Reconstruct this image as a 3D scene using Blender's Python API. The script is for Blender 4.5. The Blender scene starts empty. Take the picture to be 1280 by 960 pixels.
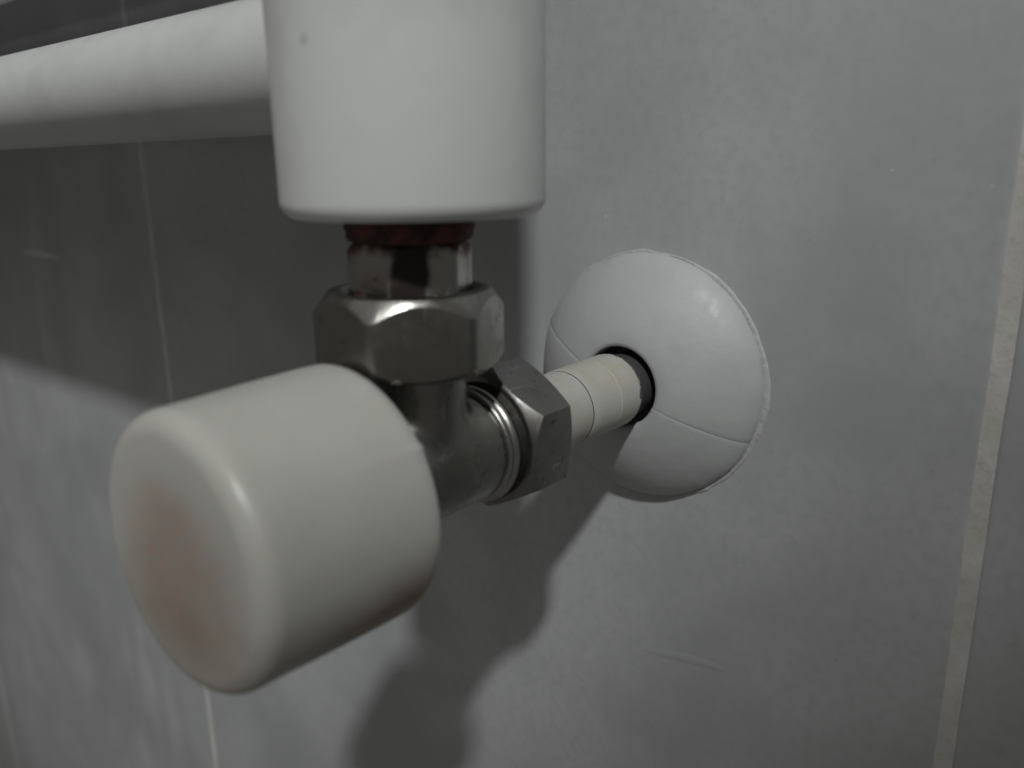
import bpy, bmesh, math, random
from mathutils import Vector, Matrix, noise
random.seed(7)
S = 0.001                                   # everything below is written in millimetres
scene = bpy.context.scene
C = scene.collection
PI = math.pi

# ------------------------------------------------------------------ camera
YAW, PITCH, ROLL = 0.6872, 0.2594, -0.0120
CAM = Vector((87.27, -152.38, 44.56))
fwd = Vector((-math.sin(YAW)*math.cos(PITCH), math.cos(YAW)*math.cos(PITCH), -math.sin(PITCH)))
rgt = fwd.cross(Vector((0, 0, 1))).normalized()
upv = rgt.cross(fwd)
r2 = math.cos(ROLL)*rgt + math.sin(ROLL)*upv
u2 = -math.sin(ROLL)*rgt + math.cos(ROLL)*upv
cam = bpy.data.cameras.new('camera')
camo = bpy.data.objects.new('camera', cam); C.objects.link(camo)
m = Matrix.Identity(4)
for i in range(3):
    m[i][0], m[i][1], m[i][2], m[i][3] = r2[i], u2[i], -fwd[i], CAM[i]*S
camo.matrix_world = m
cam.sensor_fit = 'HORIZONTAL'; cam.sensor_width = 36.0
cam.lens = 36.0*1021.5/1280
cam.clip_start = 0.005; cam.clip_end = 20
cam.dof.use_dof = True; cam.dof.focus_distance = 0.160; cam.dof.aperture_fstop = 14
scene.camera = camo

# ------------------------------------------------------------------ light
w = bpy.data.worlds.new('World'); scene.world = w; w.use_nodes = True
bg = w.node_tree.nodes['Background']
bg.inputs[0].default_value = (1.0, 0.965, 0.91, 1); bg.inputs[1].default_value = 0.083

AIM = Vector((-150, 0, 200))
LDIR = Vector((0.86, -1.0, 1.38)).normalized()
sp = bpy.data.lights.new('ceiling_spot', 'SPOT')
sp.energy = 81.0; sp.color = (0.985, 1.0, 0.985)
sp.shadow_soft_size = 0.056
sp.spot_size = math.radians(18); sp.spot_blend = 0.02
spo = bpy.data.objects.new('ceiling_spot', sp); C.objects.link(spo)
spo.location = (Vector((-20, -40, 0)) + LDIR*1900)*S
d = (AIM*S - spo.location)
spo.rotation_euler = d.to_track_quat('-Z', 'Y').to_euler()

ar = bpy.data.lights.new('fill_glow', 'AREA')      # added front-left fill lamp standing in for bounced room light
ar.shape = 'RECTANGLE'; ar.size = 2.4; ar.size_y = 1.6; ar.energy = 3.0; ar.color = (1.0, 0.985, 0.96)
aro = bpy.data.objects.new('fill_glow', ar); C.objects.link(aro)
aro.location = (-0.35, -1.35, 1.3)
aro.rotation_euler = (Vector((0, 0, 0)) - aro.location).to_track_quat('-Z', 'Y').to_euler()

vs = scene.view_settings
vs.view_transform = 'Standard'; vs.look = 'None'; vs.exposure = 0; vs.gamma = 1; vs.use_curve_mapping = False

# ------------------------------------------------------------------ materials
class NT:
    def __init__(self, name):
        self.m = bpy.data.materials.new(name); self.m.use_nodes = True
        self.t = self.m.node_tree; self.b = self.t.nodes['Principled BSDF']
        self.co = self.n('ShaderNodeTexCoord').outputs['Object']
    def n(self, typ, **kw):
        x = self.t.nodes.new(typ)
        for k, v in kw.items(): setattr(x, k, v)
        return x
    def l(self, a, b): self.t.links.new(a, b)
    def inp(self, node, key, v):
        s = node.inputs[key]
        if hasattr(v, 'is_output'): self.l(v, s)
        else: s.default_value = v
    def noise(self, scale, detail=3, rough=.5, dist=0, co=None):
        x = self.n('ShaderNodeTexNoise'); self.l(co or self.co, x.inputs['Vector'])
        x.inputs['Scale'].default_value = scale; x.inputs['Detail'].default_value = detail
        x.inputs['Roughness'].default_value = rough; x.inputs['Distortion'].default_value = dist
        return x.outputs['Fac']
    def ramp(self, fac, a, b, ca=0.0, cb=1.0):
        x = self.n('ShaderNodeMapRange', interpolation_type='SMOOTHSTEP')
        self.l(fac, x.inputs[0])
        for i, v in zip((1, 2, 3, 4), (a, b, ca, cb)): x.inputs[i].default_value = v
        return x.outputs[0]
    def math(self, op, a, b=0.0, c=0.0):
        x = self.n('ShaderNodeMath', operation=op)
        self.inp(x, 0, a); self.inp(x, 1, b); self.inp(x, 2, c)
        return x.outputs[0]
    def mix(self, fac, a, b):
        x = self.n('ShaderNodeMix', data_type='RGBA')
        for k, v in ((0, fac), (6, a), (7, b)):
            if not hasattr(v, 'is_output') and k > 0 and len(v) == 3: v = (*v, 1)
            self.inp(x, k, v)
        return x.outputs[2]
    def bump(self, h, dist, strength=1.0, prev=None):
        x = self.n('ShaderNodeBump'); self.l(h, x.inputs['Height'])
        x.inputs['Distance'].default_value = dist; x.inputs['Strength'].default_value = strength
        if prev: self.l(prev, x.inputs['Normal'])
        return x.outputs[0]
    def sep(self, co=None):
        x = self.n('ShaderNodeSeparateXYZ'); self.l(co or self.co, x.inputs[0]); return x.outputs
    def mapping(self, rot=(0, 0, 0), scale=(1, 1, 1), loc=(0, 0, 0), co=None):
        x = self.n('ShaderNodeMapping'); self.l(co or self.co, x.inputs[0])
        x.inputs['Rotation'].default_value = rot; x.inputs['Scale'].default_value = scale; x.inputs['Location'].default_value = loc
        return x.outputs[0]
    def set(self, **kw):
        for k, v in kw.items():
            k = k.replace('_', ' ')
            if not hasattr(v, 'is_output') and isinstance(v, tuple) and len(v) == 3 and k != 'Subsurface Radius': v = (*v, 1)
            self.inp(self.b, k, v)
        return self.m

def m_tile():
    t = NT('glazed_grey_tile')
    g = t.n('ShaderNodeNewGeometry').outputs['Position']
    cloud = t.noise(14, 4, .55, .3, g)
    col = t.mix(t.ramp(cloud, .32, .68), (.385, .40, .405), (.505, .52, .525))
    # diagonal marble veins
    vco = t.mapping(rot=(0, math.radians(40), 0), scale=(16, 10, 6), co=g)
    vn = t.noise(1.0, 4, .55, .6, vco)
    vein = t.math('ABSOLUTE', t.math('SUBTRACT', vn, .5))
    vmask = t.math('MULTIPLY', t.ramp(vein, .0, .10, 1, 0), t.ramp(t.noise(7, 2, co=g), .44, .62))
    col = t.mix(t.math('MULTIPLY', vmask, t.ramp(t.sep(g)[0], -.24, -.20, .34, .10)), col, (.27, .275, .28))
    # fine mottling and pin specks of the glaze
    med = t.noise(420, 3, .6, 0, g)
    col = t.mix(t.ramp(med, .4, .72, 0, .42), col, (.37, .385, .38))
    v = t.n('ShaderNodeTexVoronoi', feature='F1'); t.l(g, v.inputs['Vector']); v.inputs['Scale'].default_value = 150
    spk = t.math('MULTIPLY', t.ramp(v.outputs['Distance'], .03, .07, 1, 0), t.ramp(t.noise(60, 1, co=g), .5, .6))
    col = t.mix(t.math('MULTIPLY', spk, .6), col, (.62, .63, .62))
    v2 = t.n('ShaderNodeTexVoronoi', feature='F1'); t.l(g, v2.inputs['Vector']); v2.inputs['Scale'].default_value = 210
    dk = t.math('MULTIPLY', t.ramp(v2.outputs['Distance'], .03, .10, 1, 0), t.ramp(t.noise(80, 1, co=g), .45, .6))
    col = t.mix(t.math('MULTIPLY', dk, .35), col, (.24, .24, .235))
    nrm = t.bump(t.noise(55, 2, .5, 0, g), .0005, .5)
    nrm = t.bump(med, .00007, .5, nrm)
    return t.set(Base_Color=col, Roughness=t.ramp(cloud, .2, .8, .42, .55), Normal=nrm, Specular_IOR_Level=.4)

def m_grout():
    t = NT('cream_grout')
    g = t.n('ShaderNodeNewGeometry').outputs['Position']
    a = t.noise(38, 3, .6, 0, g); b = t.noise(420, 4, .7, 0, g)
    col = t.mix(t.ramp(a, .35, .65), (.60, .575, .54), (.72, .70, .665))
    col = t.mix(t.ramp(b, .45, .75, 0, .35), col, (.38, .33, .29))
    return t.set(Base_Color=col, Roughness=.9, Normal=t.bump(b, .0004, .5))

def m_enamel():
    t = NT('white_radiator_enamel')
    g = t.n('ShaderNodeNewGeometry').outputs['Position']
    a = t.noise(45, 4, .6, .4, g); f = t.noise(230, 3, .6, 0, g)
    col = t.mix(t.ramp(a, .47, .72, 0, .55), (.64, .655, .65), (.52, .53, .525))
    v = t.n('ShaderNodeTexVoronoi', feature='F1'); t.l(g, v.inputs['Vector']); v.inputs['Scale'].default_value = 62
    spot = t.math('MULTIPLY', t.ramp(v.outputs['Distance'], .03, .065, 1, 0), t.ramp(t.noise(35, 1, co=g), .42, .52))
    col = t.mix(t.math('MULTIPLY', spot, .45), col, (.22, .21, .195))
    nrm = t.bump(a, .0006, .25); nrm = t.bump(f, .00012, .35, nrm)
    return t.set(Base_Color=col, Roughness=t.ramp(f, .3, .7, .32, .46), Normal=nrm, Specular_IOR_Level=.45)

def m_knob():
    t = NT('ivory_plastic')
    x, y, z = t.sep()
    n1 = t.noise(90, 3, .6, .3); n2 = t.noise(900, 2, .6)
    col = t.mix(t.ramp(n1, .35, .7, 0, .4), (.565, .565, .535), (.53, .515, .465))
    # pink-brown end-face tint, darkened so the colour carries the face's shade
    rr = t.math('SQRT', t.math('ADD', t.math('POWER', x, 2.0), t.math('POWER', t.math('ADD', z, .002), 2.0)))
    face = t.math('MULTIPLY', t.ramp(y, -.1092, -.1068, 1, 0), t.ramp(t.math('ADD', rr, t.math('MULTIPLY', t.math('SUBTRACT', n1, .5), .012)), .004, .0165, 1, 0))
    spx = t.ramp(t.noise(750, 3, .7), .42, .62)
    col = t.mix(t.math('MULTIPLY', face, .8), col, t.mix(spx, (.37, .33, .295), (.45, .29, .22)))
    # warm underside shade painted into the plastic colour, low at the rear
    under_shade = t.math('MULTIPLY', t.ramp(y, -.107, -.086, .25, 1), t.ramp(t.math('ADD', z, t.math('MULTIPLY', n1, .008)), -.0075, .003, 1, 0))
    col = t.mix(t.math('MULTIPLY', under_shade, .95), col, (.19, .115, .05))
    col = t.mix(t.ramp(n2, .62, .8, 0, .25), col, (.45, .40, .34))
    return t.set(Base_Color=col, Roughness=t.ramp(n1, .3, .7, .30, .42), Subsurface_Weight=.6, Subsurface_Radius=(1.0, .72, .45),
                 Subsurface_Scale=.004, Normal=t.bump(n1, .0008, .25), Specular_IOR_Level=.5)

def m_nickel(name, base=(.29, .285, .27), r0=.24, r1=.40, tarn=.4):
    t = NT(name)
    a = t.noise(110, 4, .6, .5); f = t.noise(700, 3, .65)
    col = t.mix(t.ramp(a, .4, .7, 0, tarn), base, (.19, .175, .15))
    col = t.mix(t.ramp(f, .6, .8, 0, .35), col, (.12, .11, .10))
    sc = t.noise(1.0, 3, .6, .3, t.mapping(rot=(.5, .9, .3), scale=(2600, 240, 240)))
    scm = t.math('MULTIPLY', t.ramp(sc, .60, .68), t.ramp(t.noise(95, 2), .46, .6))
    col = t.mix(t.math('MULTIPLY', scm, .6), col, (.50, .49, .46))
    spot = t.math('MULTIPLY', t.ramp(t.noise(380, 3, .7), .60, .68), .55)
    col = t.mix(spot, col, (.085, .075, .06))
    nrm = t.bump(a, .0004, .2); nrm = t.bump(f, .00008, .35, nrm); nrm = t.bump(sc, .00005, .3, nrm)
    rough = t.math('ADD', t.ramp(a, .3, .7, r0, r1), t.math('MULTIPLY', spot, .3))
    return t.set(Base_Color=col, Metallic=1.0, Roughness=rough, Normal=nrm)

def m_tail():
    t = NT('rusty_nickel_adaptor')
    x, y, z = t.sep()
    a = t.noise(240, 4, .65, .6); b = t.noise(120, 3, .6)
    zz = t.math('ADD', z, t.math('MULTIPLY', t.math('SUBTRACT', a, .5), .009))
    top = t.ramp(zz, .0315, .0345)
    # near-black band down the face towards the room
    s = t.math('ADD', t.math('MULTIPLY', x, .63), t.math('MULTIPLY', t.math('ADD', y, .069), -.77))
    q = t.math('ADD', t.math('MULTIPLY', x, .77), t.math('MULTIPLY', t.math('ADD', y, .069), .63))
    q = t.math('ADD', q, t.math('MULTIPLY', t.math('SUBTRACT', b, .5), .004))
    dark_band = t.math('MULTIPLY', t.ramp(t.math('ABSOLUTE', t.math('SUBTRACT', q, .0008)), .0018, .0028, 1, 0), t.ramp(s, 0, .002))
    col = t.mix(t.ramp(b, .4, .7, 0, .5), (.42, .41, .38), (.26, .23, .19))
    rust = t.mix(t.ramp(a, .42, .62), (.035, .014, .010), (.13, .032, .020))
    k = t.math('MAXIMUM', top, t.ramp(a, .60, .68, 0, .8))
    col = t.mix(k, col, rust); col = t.mix(dark_band, col, (.018, .012, .010))
    kk = t.math('MAXIMUM', k, dark_band)
    return t.set(Base_Color=col, Metallic=t.math('SUBTRACT', 1.0, kk), Roughness=t.ramp(kk, 0, 1, .3, .7), Normal=t.bump(a, .0008, .5))

def m_rust():
    t = NT('rust_and_sealant')
    a = t.noise(260, 4, .65, .6)
    col = t.mix(t.ramp(a, .42, .62), (.022, .011, .009), (.11, .027, .018))
    return t.set(Base_Color=col, Roughness=.75, Normal=t.bump(a, .001, .8))

def m_pipe():
    t = NT('old_cream_pipe_paint')
    x, y, z = t.sep()
    a = t.noise(130, 3, .6, .4); f = t.noise(600, 3, .65)
    col = t.mix(t.ramp(a, .42, .7, 0, .8), (.48, .478, .455), (.45, .415, .345))
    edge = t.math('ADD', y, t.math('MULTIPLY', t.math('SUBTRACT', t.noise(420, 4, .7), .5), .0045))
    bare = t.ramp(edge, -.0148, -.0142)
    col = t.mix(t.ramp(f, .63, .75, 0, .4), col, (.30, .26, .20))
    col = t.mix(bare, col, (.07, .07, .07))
    h = t.math('SUBTRACT', t.math('MULTIPLY', f, .3), bare)
    return t.set(Base_Color=col, Roughness=.5, Normal=t.bump(h, .0004, .6))

def m_rosette():
    t = NT('white_rosette_plastic')
    g = t.n('ShaderNodeNewGeometry').outputs['Position']
    a = t.noise(70, 3, .6, .3, g); f = t.noise(420, 3, .6, 0, g)
    col = t.mix(t.ramp(a, .4, .7, 0, .5), (.48, .495, .495), (.43, .445, .445))
    nrm = t.bump(a, .0006, .2); nrm = t.bump(f, .00022, .4, nrm)
    return t.set(Base_Color=col, Roughness=t.ramp(f, .3, .7, .42, .58), Normal=nrm)

def m_bead():
    t = NT('white_paint_bead')
    g = t.n('ShaderNodeNewGeometry').outputs['Position']
    f = t.noise(500, 4, .7, 0, g)
    col = t.mix(t.ramp(f, .4, .7), (.50, .51, .51), (.42, .43, .43))
    return t.set(Base_Color=col, Roughness=.7, Normal=t.bump(f, .0005, .7))

M = dict(tile=m_tile(), grout=m_grout(), enamel=m_enamel(), knob=m_knob(), nickel=m_nickel('dull_nickel'),
         lip=m_nickel('worn_bright_nickel', (.46, .45, .43), .24, .38, .3), dark=m_nickel('dark_nickel', (.27, .265, .26), .34, .5, .4), tail=m_tail(), rust=m_rust(),
         black=m_nickel('gap_shade_thread', (.05, .05, .048), .5, .7, .3), pipe=m_pipe(), rosette=m_rosette(), bead=m_bead())

# ------------------------------------------------------------------ mesh helpers
def link(name, me, mat, parent=None, sharp=32):
    o = bpy.data.objects.new(name, me); C.objects.link(o)
    if mat: me.materials.append(M[mat])
    if sharp:
        for p in me.polygons: p.use_smooth = True
        me.set_sharp_from_angle(angle=math.radians(sharp))
    if parent: o.parent = parent
    return o

def thing(name, label, cat, group=None):
    o = bpy.data.objects.new(name, None); C.objects.link(o)
    o.empty_display_size = .01
    o['label'] = label; o['category'] = cat
    if group: o['group'] = group
    return o

def rings_mesh(name, rings, closed_ring=True, cap0=False, cap1=False):
    """rings: list of equally long vertex loops, in millimetres."""
    vs_, fs = [], []
    n = len(rings[0])
    for r in rings: vs_ += [tuple(c*S for c in v) for v in r]
    for i in range(len(rings)-1):
        for j in range(n if closed_ring else n-1):
            k = (j+1) % n
            fs.append((i*n+j, i*n+k, (i+1)*n+k, (i+1)*n+j))
    if cap0: fs.append(tuple(range(n))[::-1])
    if cap1: fs.append(tuple((len(rings)-1)*n+j for j in range(n)))
    me = bpy.data.meshes.new(name); me.from_pydata(vs_, [], fs)
    bm = bmesh.new(); bm.from_mesh(me); bmesh.ops.recalc_face_normals(bm, faces=bm.faces); bm.to_mesh(me); bm.free()
    return me

def lathe(name, prof, axis, org=(0, 0, 0), n=72, cap0=False, cap1=False):
    """prof: (position along axis, radius)."""
    rings = []
    for a, r in prof:
        ring = []
        for j in range(n):
            t = 2*PI*j/n; c, s = r*math.cos(t), r*math.sin(t)
            p = {'Y': (c, a, s), 'Z': (c, s, a), 'X': (a, c, s)}[axis]
            ring.append((p[0]+org[0], p[1]+org[1], p[2]+org[2]))
        rings.append(ring)
    return rings_mesh(name, rings, cap0=cap0, cap1=cap1)

def arc(ca, cr, rad, t0, t1, n=6):
    return [(ca+rad*math.cos(math.radians(t0+(t1-t0)*i/n)), cr+rad*math.sin(math.radians(t0+(t1-t0)*i/n))) for i in range(n+1)]

def hex_outline(R, first, fil, seg=6):
    """(angle, radius) pairs of a hexagon with rounded corners."""
    out = []
    ap = R*math.cos(PI/6)
    cd = (ap-fil)/math.cos(PI/6)
    for k in range(6):
        a = math.radians(first)+k*PI/3
        cx, cy = cd*math.cos(a), cd*math.sin(a)
        for i in range(seg+1):
            b = a-PI/6+PI/3*i/seg
            out.append((cx+fil*math.cos(b), cy+fil*math.sin(b)))
        a2 = a+PI/3
        e0 = (cx+fil*math.cos(a+PI/6), cy+fil*math.sin(a+PI/6))
        e1 = (cd*math.cos(a2)+fil*math.cos(a2-PI/6), cd*math.sin(a2)+fil*math.sin(a2-PI/6))
        for i in range(1, 8):
            f = i/8; out.append((e0[0]+(e1[0]-e0[0])*f, e0[1]+(e1[1]-e0[1])*f))
    return out

def hex_nut(name, R, first, z0, z1, rin, axis, org, fil=.9, c0=.965, slope=1.0, bottom_slope=1.0, rim=.35):
    """hexagonal nut whose end faces are turned conical, so that each flat ends in an arc."""
    ap = R*math.cos(PI/6); cc = ap*c0
    ol = hex_outline(R, first, fil)
    def ring(fz, fr):
        return [(p[0]*fr(math.hypot(*p))/math.hypot(*p), p[1]*fr(math.hypot(*p))/math.hypot(*p), fz(math.hypot(*p))) for p in ol]
    rr = []
    rr.append(ring(lambda h: z0+1.2, lambda h: rin))
    rr.append(ring(lambda h: z0, lambda h: rin+.5))
    rr.append(ring(lambda h: z0, lambda h: cc-rim))
    rr.append(ring(lambda h: z0+rim*.35, lambda h: cc))
    rr.append(ring(lambda h: z0+rim*.35+(h-cc)*bottom_slope, lambda h: h-.02))
    rr.append(ring(lambda h: z0+rim*.35+(h-cc)*bottom_slope+.22, lambda h: h))
    rr.append(ring(lambda h: z1-rim*.35-(h-cc)*slope-.22, lambda h: h))
    rr.append(ring(lambda h: z1-rim*.35-(h-cc)*slope, lambda h: h-.06))
    rr.append(ring(lambda h: z1-rim*.35, lambda h: cc))
    rr.append(ring(lambda h: z1, lambda h: cc-rim))
    rr.append(ring(lambda h: z1, lambda h: rin+.5))
    rr.append(ring(lambda h: z1-1.2, lambda h: rin))
    conv = (lambda p: (p[0]+org[0], p[1]+org[1], p[2]+org[2])) if axis == 'Z' else (lambda p: (p[0]+org[0], p[2]+org[1], p[1]+org[2]))
    rr = [[conv(p) for p in r] for r in rr]
    return rings_mesh(name, rr, cap0=True, cap1=True)

def merge(name, meshes):
    bm = bmesh.new()
    for me in meshes: bm.from_mesh(me)
    out = bpy.data.meshes.new(name); bm.to_mesh(out); bm.free()
    return out

# ------------------------------------------------------------------ wall: grout bed with tiles standing proud
XL, XR, JW = -209.6, 66.6, 2.45
pitch_x = XR-XL; pitch_z = 603.0; z_low = -430.0
gx = [-1100+2*i for i in range(0)]
def sheet(name, x0, x1, z0, z1, y):
    me = bpy.data.meshes.new(name)
    me.from_pydata([(x0*S, y*S, z0*S), (x1*S, y*S, z0*S), (x1*S, y*S, z1*S), (x0*S, y*S, z1*S)], [], [(0, 1, 2, 3)])
    return me
wall = link('wall', sheet('wall', XL-3*pitch_x, XR+3*pitch_x, z_low-pitch_z, z_low+2*pitch_z, .16), 'grout', sharp=0)
wall['kind'] = 'structure'; wall['label'] = 'grey glazed tile wall with pale cream grout joints'
def tile_mesh():
    bm = bmesh.new()
    wx, wz, th = pitch_x-JW, pitch_z-JW, 8.0
    # front outline with a slightly uneven, cushioned edge
    pts = []
    n1, n2 = 46, 100
    for i in range(n1): pts.append((-wx/2+wx*i/n1, -wz/2, 0, -1))
    for i in range(n2): pts.append((wx/2, -wz/2+wz*i/n2, 1, 0))
    for i in range(n1): pts.append((wx/2-wx*i/n1, wz/2, 0, 1))
    for i in range(n2): pts.append((-wx/2, wz/2-wz*i/n2, -1, 0))
    rings = []
    for ins, y in ((0, th), (0, .9), (.10, .42), (.38, .14), (.9, .03), (2.0, 0)):
        r = []
        for x, z, nx, nz in pts:
            wob = .28*noise.noise(Vector((x*.05, 3.1, z*.05)))+.16*noise.noise(Vector((x*.31, 9.7, z*.31)))
            k = ins+wob*(1 if ins < 1.5 else 0)
            sx = -1 if x < 0 else 1; sz = -1 if z < 0 else 1
            xx = x-sx*k if abs(abs(x)-wx/2) < 1e-6 else max(-wx/2+k, min(wx/2-k, x))
            zz = z-sz*k if abs(abs(z)-wz/2) < 1e-6 else max(-wz/2+k, min(wz/2-k, z))
            r.append((xx, y, zz))
        rings.append(r)
    return rings_mesh('tile', rings, cap1=True)
tm = tile_mesh(); tm.materials.append(M['tile'])
for p in tm.polygons: p.use_smooth = True
tm.set_sharp_from_angle(angle=math.radians(40))
for ix in range(-2, 3):
    for iz in range(-1, 2):
        o = bpy.data.objects.new('tile', tm); C.objects.link(o); o.parent = wall
        o.location = ((XL+pitch_x*(ix+.5))*S, 0, (z_low+pitch_z*(iz+.5))*S)

# ------------------------------------------------------------------ towel radiator
D = 67.7
rad = thing('towel_radiator', 'white enamelled tubular towel radiator with upright collector above the valve', 'radiator')
RC, ZB, ZT = 18.9, 37.9, 330.0
def collector(x):
    prof = [(ZB+.9, 6.0), (ZB+.1, 10.5), (ZB, RC-3.6)] + [(ZB+2.4-2.4*math.cos(math.radians(t)), RC-2.4+2.4*math.sin(math.radians(t))) for t in range(15, 91, 15)]
    prof += [(60, RC), (120, RC), (ZT-4, RC), (ZT-1, RC-1.2), (ZT, RC-4)]
    return link('collector', lathe('collector', prof, 'Z', (x, -D, 0), 96, True, True), 'enamel', rad)
collector(0); collector(-560)
tube_me = lathe('tube', [(-560, 10.4), (-400, 10.4), (-200, 10.4), (-60, 10.4), (0, 10.4)], 'X', (0, 0, 0), 64)
tube_me.materials.append(M['enamel'])
for p in tube_me.polygons: p.use_smooth = True
for k in range(8):
    o = bpy.data.objects.new('tube', tube_me); C.objects.link(o); o.parent = rad
    o.location = (0, -D*S, (60.6+33.0*k)*S)

# ------------------------------------------------------------------ rosette round the pipe
ros = thing('pipe_rosette', 'white domed split plastic rosette covering the pipe hole in the tiles', 'pipe rosette')
prof_r = [(8.45, -7.6), (8.45, -10.6), (8.75, -11.0), (9.5, -11.05), (12, -10.5), (15, -9.5), (18, -8.15), (21, -6.45), (23.4, -4.8), (25.2, -3.3), (26.2, -2.1), (26.75, -1.1), (26.95, .05)]
def half(a0, a1, lift):
    n = 60; rings = []
    for r, y in prof_r:
        ring = []
        for j in range(n+1):
            t = a0+(a1-a0)*j/n
            inset = .035/r                       # clearance along the split
            tt = t+inset*(1-2*j/n)
            rim = (r/26.9)**6
            rr = r+rim*(.30*noise.noise(Vector((math.cos(t)*3, math.sin(t)*3, 2)))+.16*noise.noise(Vector((math.cos(t)*11, math.sin(t)*11, 5))))
            wav = .18*noise.noise(Vector((rr*math.cos(t)*.09, 1.3, rr*math.sin(t)*.09)))*min(1, (26.9-r)/6)
            ring.append((rr*math.cos(tt), y+wav-lift*(1-rim), rr*math.sin(tt)))
        rings.append(ring)
    o = link('half_shell', rings_mesh('half_shell', rings, closed_ring=False), 'rosette', ros, 50)
    sm = o.modifiers.new('thickness', 'SOLIDIFY'); sm.thickness = 1.3*S; sm.offset = -1
    bv = o.modifiers.new('edge', 'BEVEL'); bv.width = .06*S; bv.segments = 2; bv.limit_method = 'ANGLE'; bv.angle_limit = math.radians(50)
    return o
SA = math.radians(-22.0)
half(SA, SA+PI, 0.0); half(SA+PI, SA+2*PI, 0.06)
# lumpy ridge of wall paint left along the rim
rings = []
for i in range(200):
    t = 2*PI*i/200
    base = noise.noise(Vector((math.cos(t)*2.2, math.sin(t)*2.2, 8)))
    side = .5+.5*math.cos(t-math.radians(-15))
    a = .12+.75*side*max(0, .6+base)+.07*noise.noise(Vector((math.cos(t)*9, math.sin(t)*9, 4)))
    a = max(.06, a)
    R0 = 26.95+.30*noise.noise(Vector((math.cos(t)*6, math.sin(t)*6, 1)))+a*.35
    rings.append([((R0+a*1.5*math.cos(q))*math.cos(t), .02-a*.7*max(0, math.sin(q))-.02, (R0+a*1.5*math.cos(q))*math.sin(t)) for q in [PI*k/6 for k in range(7)]])
rings.append(rings[0])
link('paint_bead', rings_mesh('paint_bead', rings, closed_ring=False), 'bead', ros, 60)

# ------------------------------------------------------------------ supply pipe
pipe = thing('supply_pipe', 'short cream painted pipe running from the wall rosette to the valve', 'pipe')
link('pipe', lathe('pipe', [(6, 6.6), (-9, 6.65), (-13.4, 6.7), (-14.0, 7.5), (-15, 7.65), (-20, 7.6), (-21.6, 7.62), (-21.75, 7.5), (-21.9, 7.62), (-28, 7.52), (-30.7, 7.46), (-31.0, 7.3)], 'Y', n=80), 'pipe', pipe)
link('pipe_collar', lathe('pipe_collar', [(-30.6, 6.9), (-31.0, 7.1), (-31.25, 7.28), (-32.2, 7.3), (-40, 7.2), (-47, 7.2)], 'Y', n=80), 'pipe', pipe)

# ------------------------------------------------------------------ valve
VY = -68.9
val = thing('radiator_valve', 'nickel angle radiator valve with large ivory hand knob below the collector', 'valve')
# threaded adaptor into the collector
ad = link('adaptor', hex_nut('adaptor', 9.35, -60.6, 24.0, 34.6, 6.0, 'Z', (0, VY, 0), fil=.7, c0=.99, slope=.8, bottom_slope=.3, rim=.3), 'tail', val)
rr = []
for i, (z, r) in enumerate([(34.3, 7.8), (34.7, 8.9), (35.2, 9.3), (35.9, 9.25), (36.5, 9.45), (37.6, 9.3), (38.4, 8.0)]):
    rr.append([((r+.22*noise.noise(Vector((math.cos(t)*4, math.sin(t)*4, i*.6))))*math.cos(t), VY+(r+.22*noise.noise(Vector((math.cos(t)*4, math.sin(t)*4, i*.6))))*math.sin(t), z) for t in [2*PI*j/72 for j in range(72)]])
link('thread_seal', rings_mesh('thread_seal', rr, cap0=True, cap1=True), 'rust', ad, 60)
link('union_nut', hex_nut('union_nut', 14.5, -6.6, 15.6, 27.6, 9.9, 'Z', (-.6, VY, 0), fil=1.9, c0=.955, slope=1.25, bottom_slope=.75, rim=.5), 'nickel', val)
# tee body: barrel towards the wall, riser under the union nut
def cast_sdf(x, y, z, k=2.2):
    db = max(math.hypot(x, z)-9.05, abs(y+73.2)-14.8)          # barrel
    dr = max(math.hypot(x, y-VY)-7.6, abs(z-8.5)-8.5)          # riser
    h = max(0.0, min(1.0, .5+.5*(db-dr)/k))
    return db+(dr-db)*h-k*h*(1-h)
ctr = (0.0, VY, 2.0); rings = []
for i in range(1, 130):
    pol = PI*i/130; ring = []
    for j in range(220):
        az = 2*PI*j/220
        dx, dy, dz = math.sin(pol)*math.cos(az), math.sin(pol)*math.sin(az), math.cos(pol)
        lo, hi = 1.0, 26.0
        for _ in range(18):
            md = (lo+hi)/2
            if cast_sdf(ctr[0]+dx*md, ctr[1]+dy*md, ctr[2]+dz*md) < 0: lo = md
            else: hi = md
        ring.append((ctr[0]+dx*lo, ctr[1]+dy*lo, ctr[2]+dz*lo))
    rings.append(ring)
body = link('body', rings_mesh('body', rings, cap0=True, cap1=True), 'nickel', val, 55)
link('rim_ring', lathe('rim_ring', [(-58.6, 8.7), (-58.5, 9.45), (-58.25, 9.72), (-57.9, 9.75), (-57.65, 9.55), (-57.3, 9.55), (-57.0, 9.95), (-56.6, 10.05), (-56.3, 9.95), (-56.1, 9.3)], 'Y', n=96), 'lip', body, 50)
link('thread', lathe('thread', [(-56.3, 9.2)]+[(-56.2+.3*k, 9.75 if k % 2 else 10.15) for k in range(7)]+[(-54.0, 9.2)], 'Y', n=96), 'black', body, 20)  # near-black colour paints in the shaded gap between lip and nut
link('compression_nut', hex_nut('compression_nut', 13.0, 27.0, -54.3, -43.6, 7.6, 'Y', (0, 0, 0), fil=.35, c0=.975, slope=.55, bottom_slope=1.0, rim=.2), 'dark', val)
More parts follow.
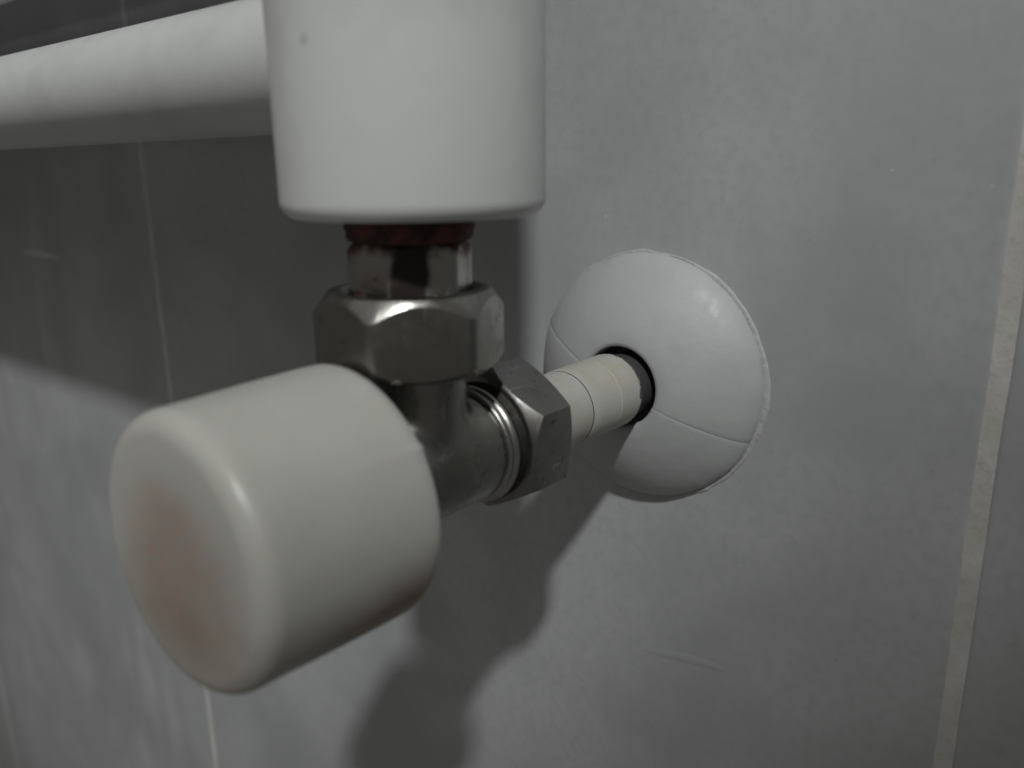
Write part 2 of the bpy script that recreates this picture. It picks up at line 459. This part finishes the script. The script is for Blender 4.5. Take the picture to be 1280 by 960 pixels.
# hand knob
kp = [(-87.5, 9.2), (-87.5, 14.0), (-84.4, 17.2), (-83.6, 17.9), (-83.3, 18.35), (-83.7, 18.7), (-85, 18.72), (-87, 18.68), (-89.5, 18.62), (-92, 18.55), (-95, 18.44), (-98, 18.32), (-103.5, 18.08)]
fr = 3.0
for t in range(0, 91, 9):
    a = math.radians(t); kp.append((-106.6-fr*math.sin(a)*.98, 18.0-fr+fr*math.cos(a)))
kp += [(-109.62, 10.5), (-109.72, 7.5), (-109.78, 4), (-109.8, .6)]
rings = []
for y, rad_k in kp:
    ring = []
    for q in range(288):
        t = 2*PI*q/288; dd = (t-math.radians(33))*18.5
        side_k = 1.0 if rad_k > 17.5 else 0.0
        e = .10*math.exp(-(dd/.9)**2)*max(0, min(1, (y+100)/10))*side_k
        e += .32*math.exp(-(dd/.5)**2)*max(0, 1-abs(y+83.6)/.9)*side_k
        e += .05*noise.noise(Vector((math.cos(t)*2.5, math.sin(t)*2.5, y*.08)))*side_k
        ring.append(((rad_k+e)*math.cos(t), y, (rad_k+e)*math.sin(t)))
    rings.append(ring)
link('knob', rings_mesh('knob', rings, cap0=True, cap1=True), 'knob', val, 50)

# pale raised mark on the far left tile, under the rail
rings = []
for i in range(25):
    f = i/24; x = -328+36*f
    hw = (1.5+.7*noise.noise(Vector((x*.3, 2, 0))))*math.sin(PI*min(1, max(.02, f*.98+.01)))**.4
    hh = .55*math.sin(PI*min(1, max(.02, f)))**.5
    rings.append([(x, .03-hh*math.sin(q)-.02, 9.0+.6*math.sin(f*4)+hw*math.cos(q)) for q in [PI*k/8 for k in range(9)]])
link('pale_mark', rings_mesh('pale_mark', rings, closed_ring=False), 'enamel', wall, 60)

# shallow ripple in the glaze under the rosette
rings = []
for i in range(30):
    f = i/29; x = 0.0+26.0*f
    hw = 1.3*math.sin(PI*max(.02, min(.98, f)))**.5; hh = .15*math.sin(PI*max(.02, min(.98, f)))
    zc = -67.5+3.0*f+1.2*math.sin(f*2.6)
    rings.append([(x, .02-hh*math.sin(q)**2, zc+hw*math.cos(q)) for q in [PI*k/8 for k in range(9)]])
link('glaze_ripple', rings_mesh('glaze_ripple', rings, closed_ring=False), 'tile', wall, 60)
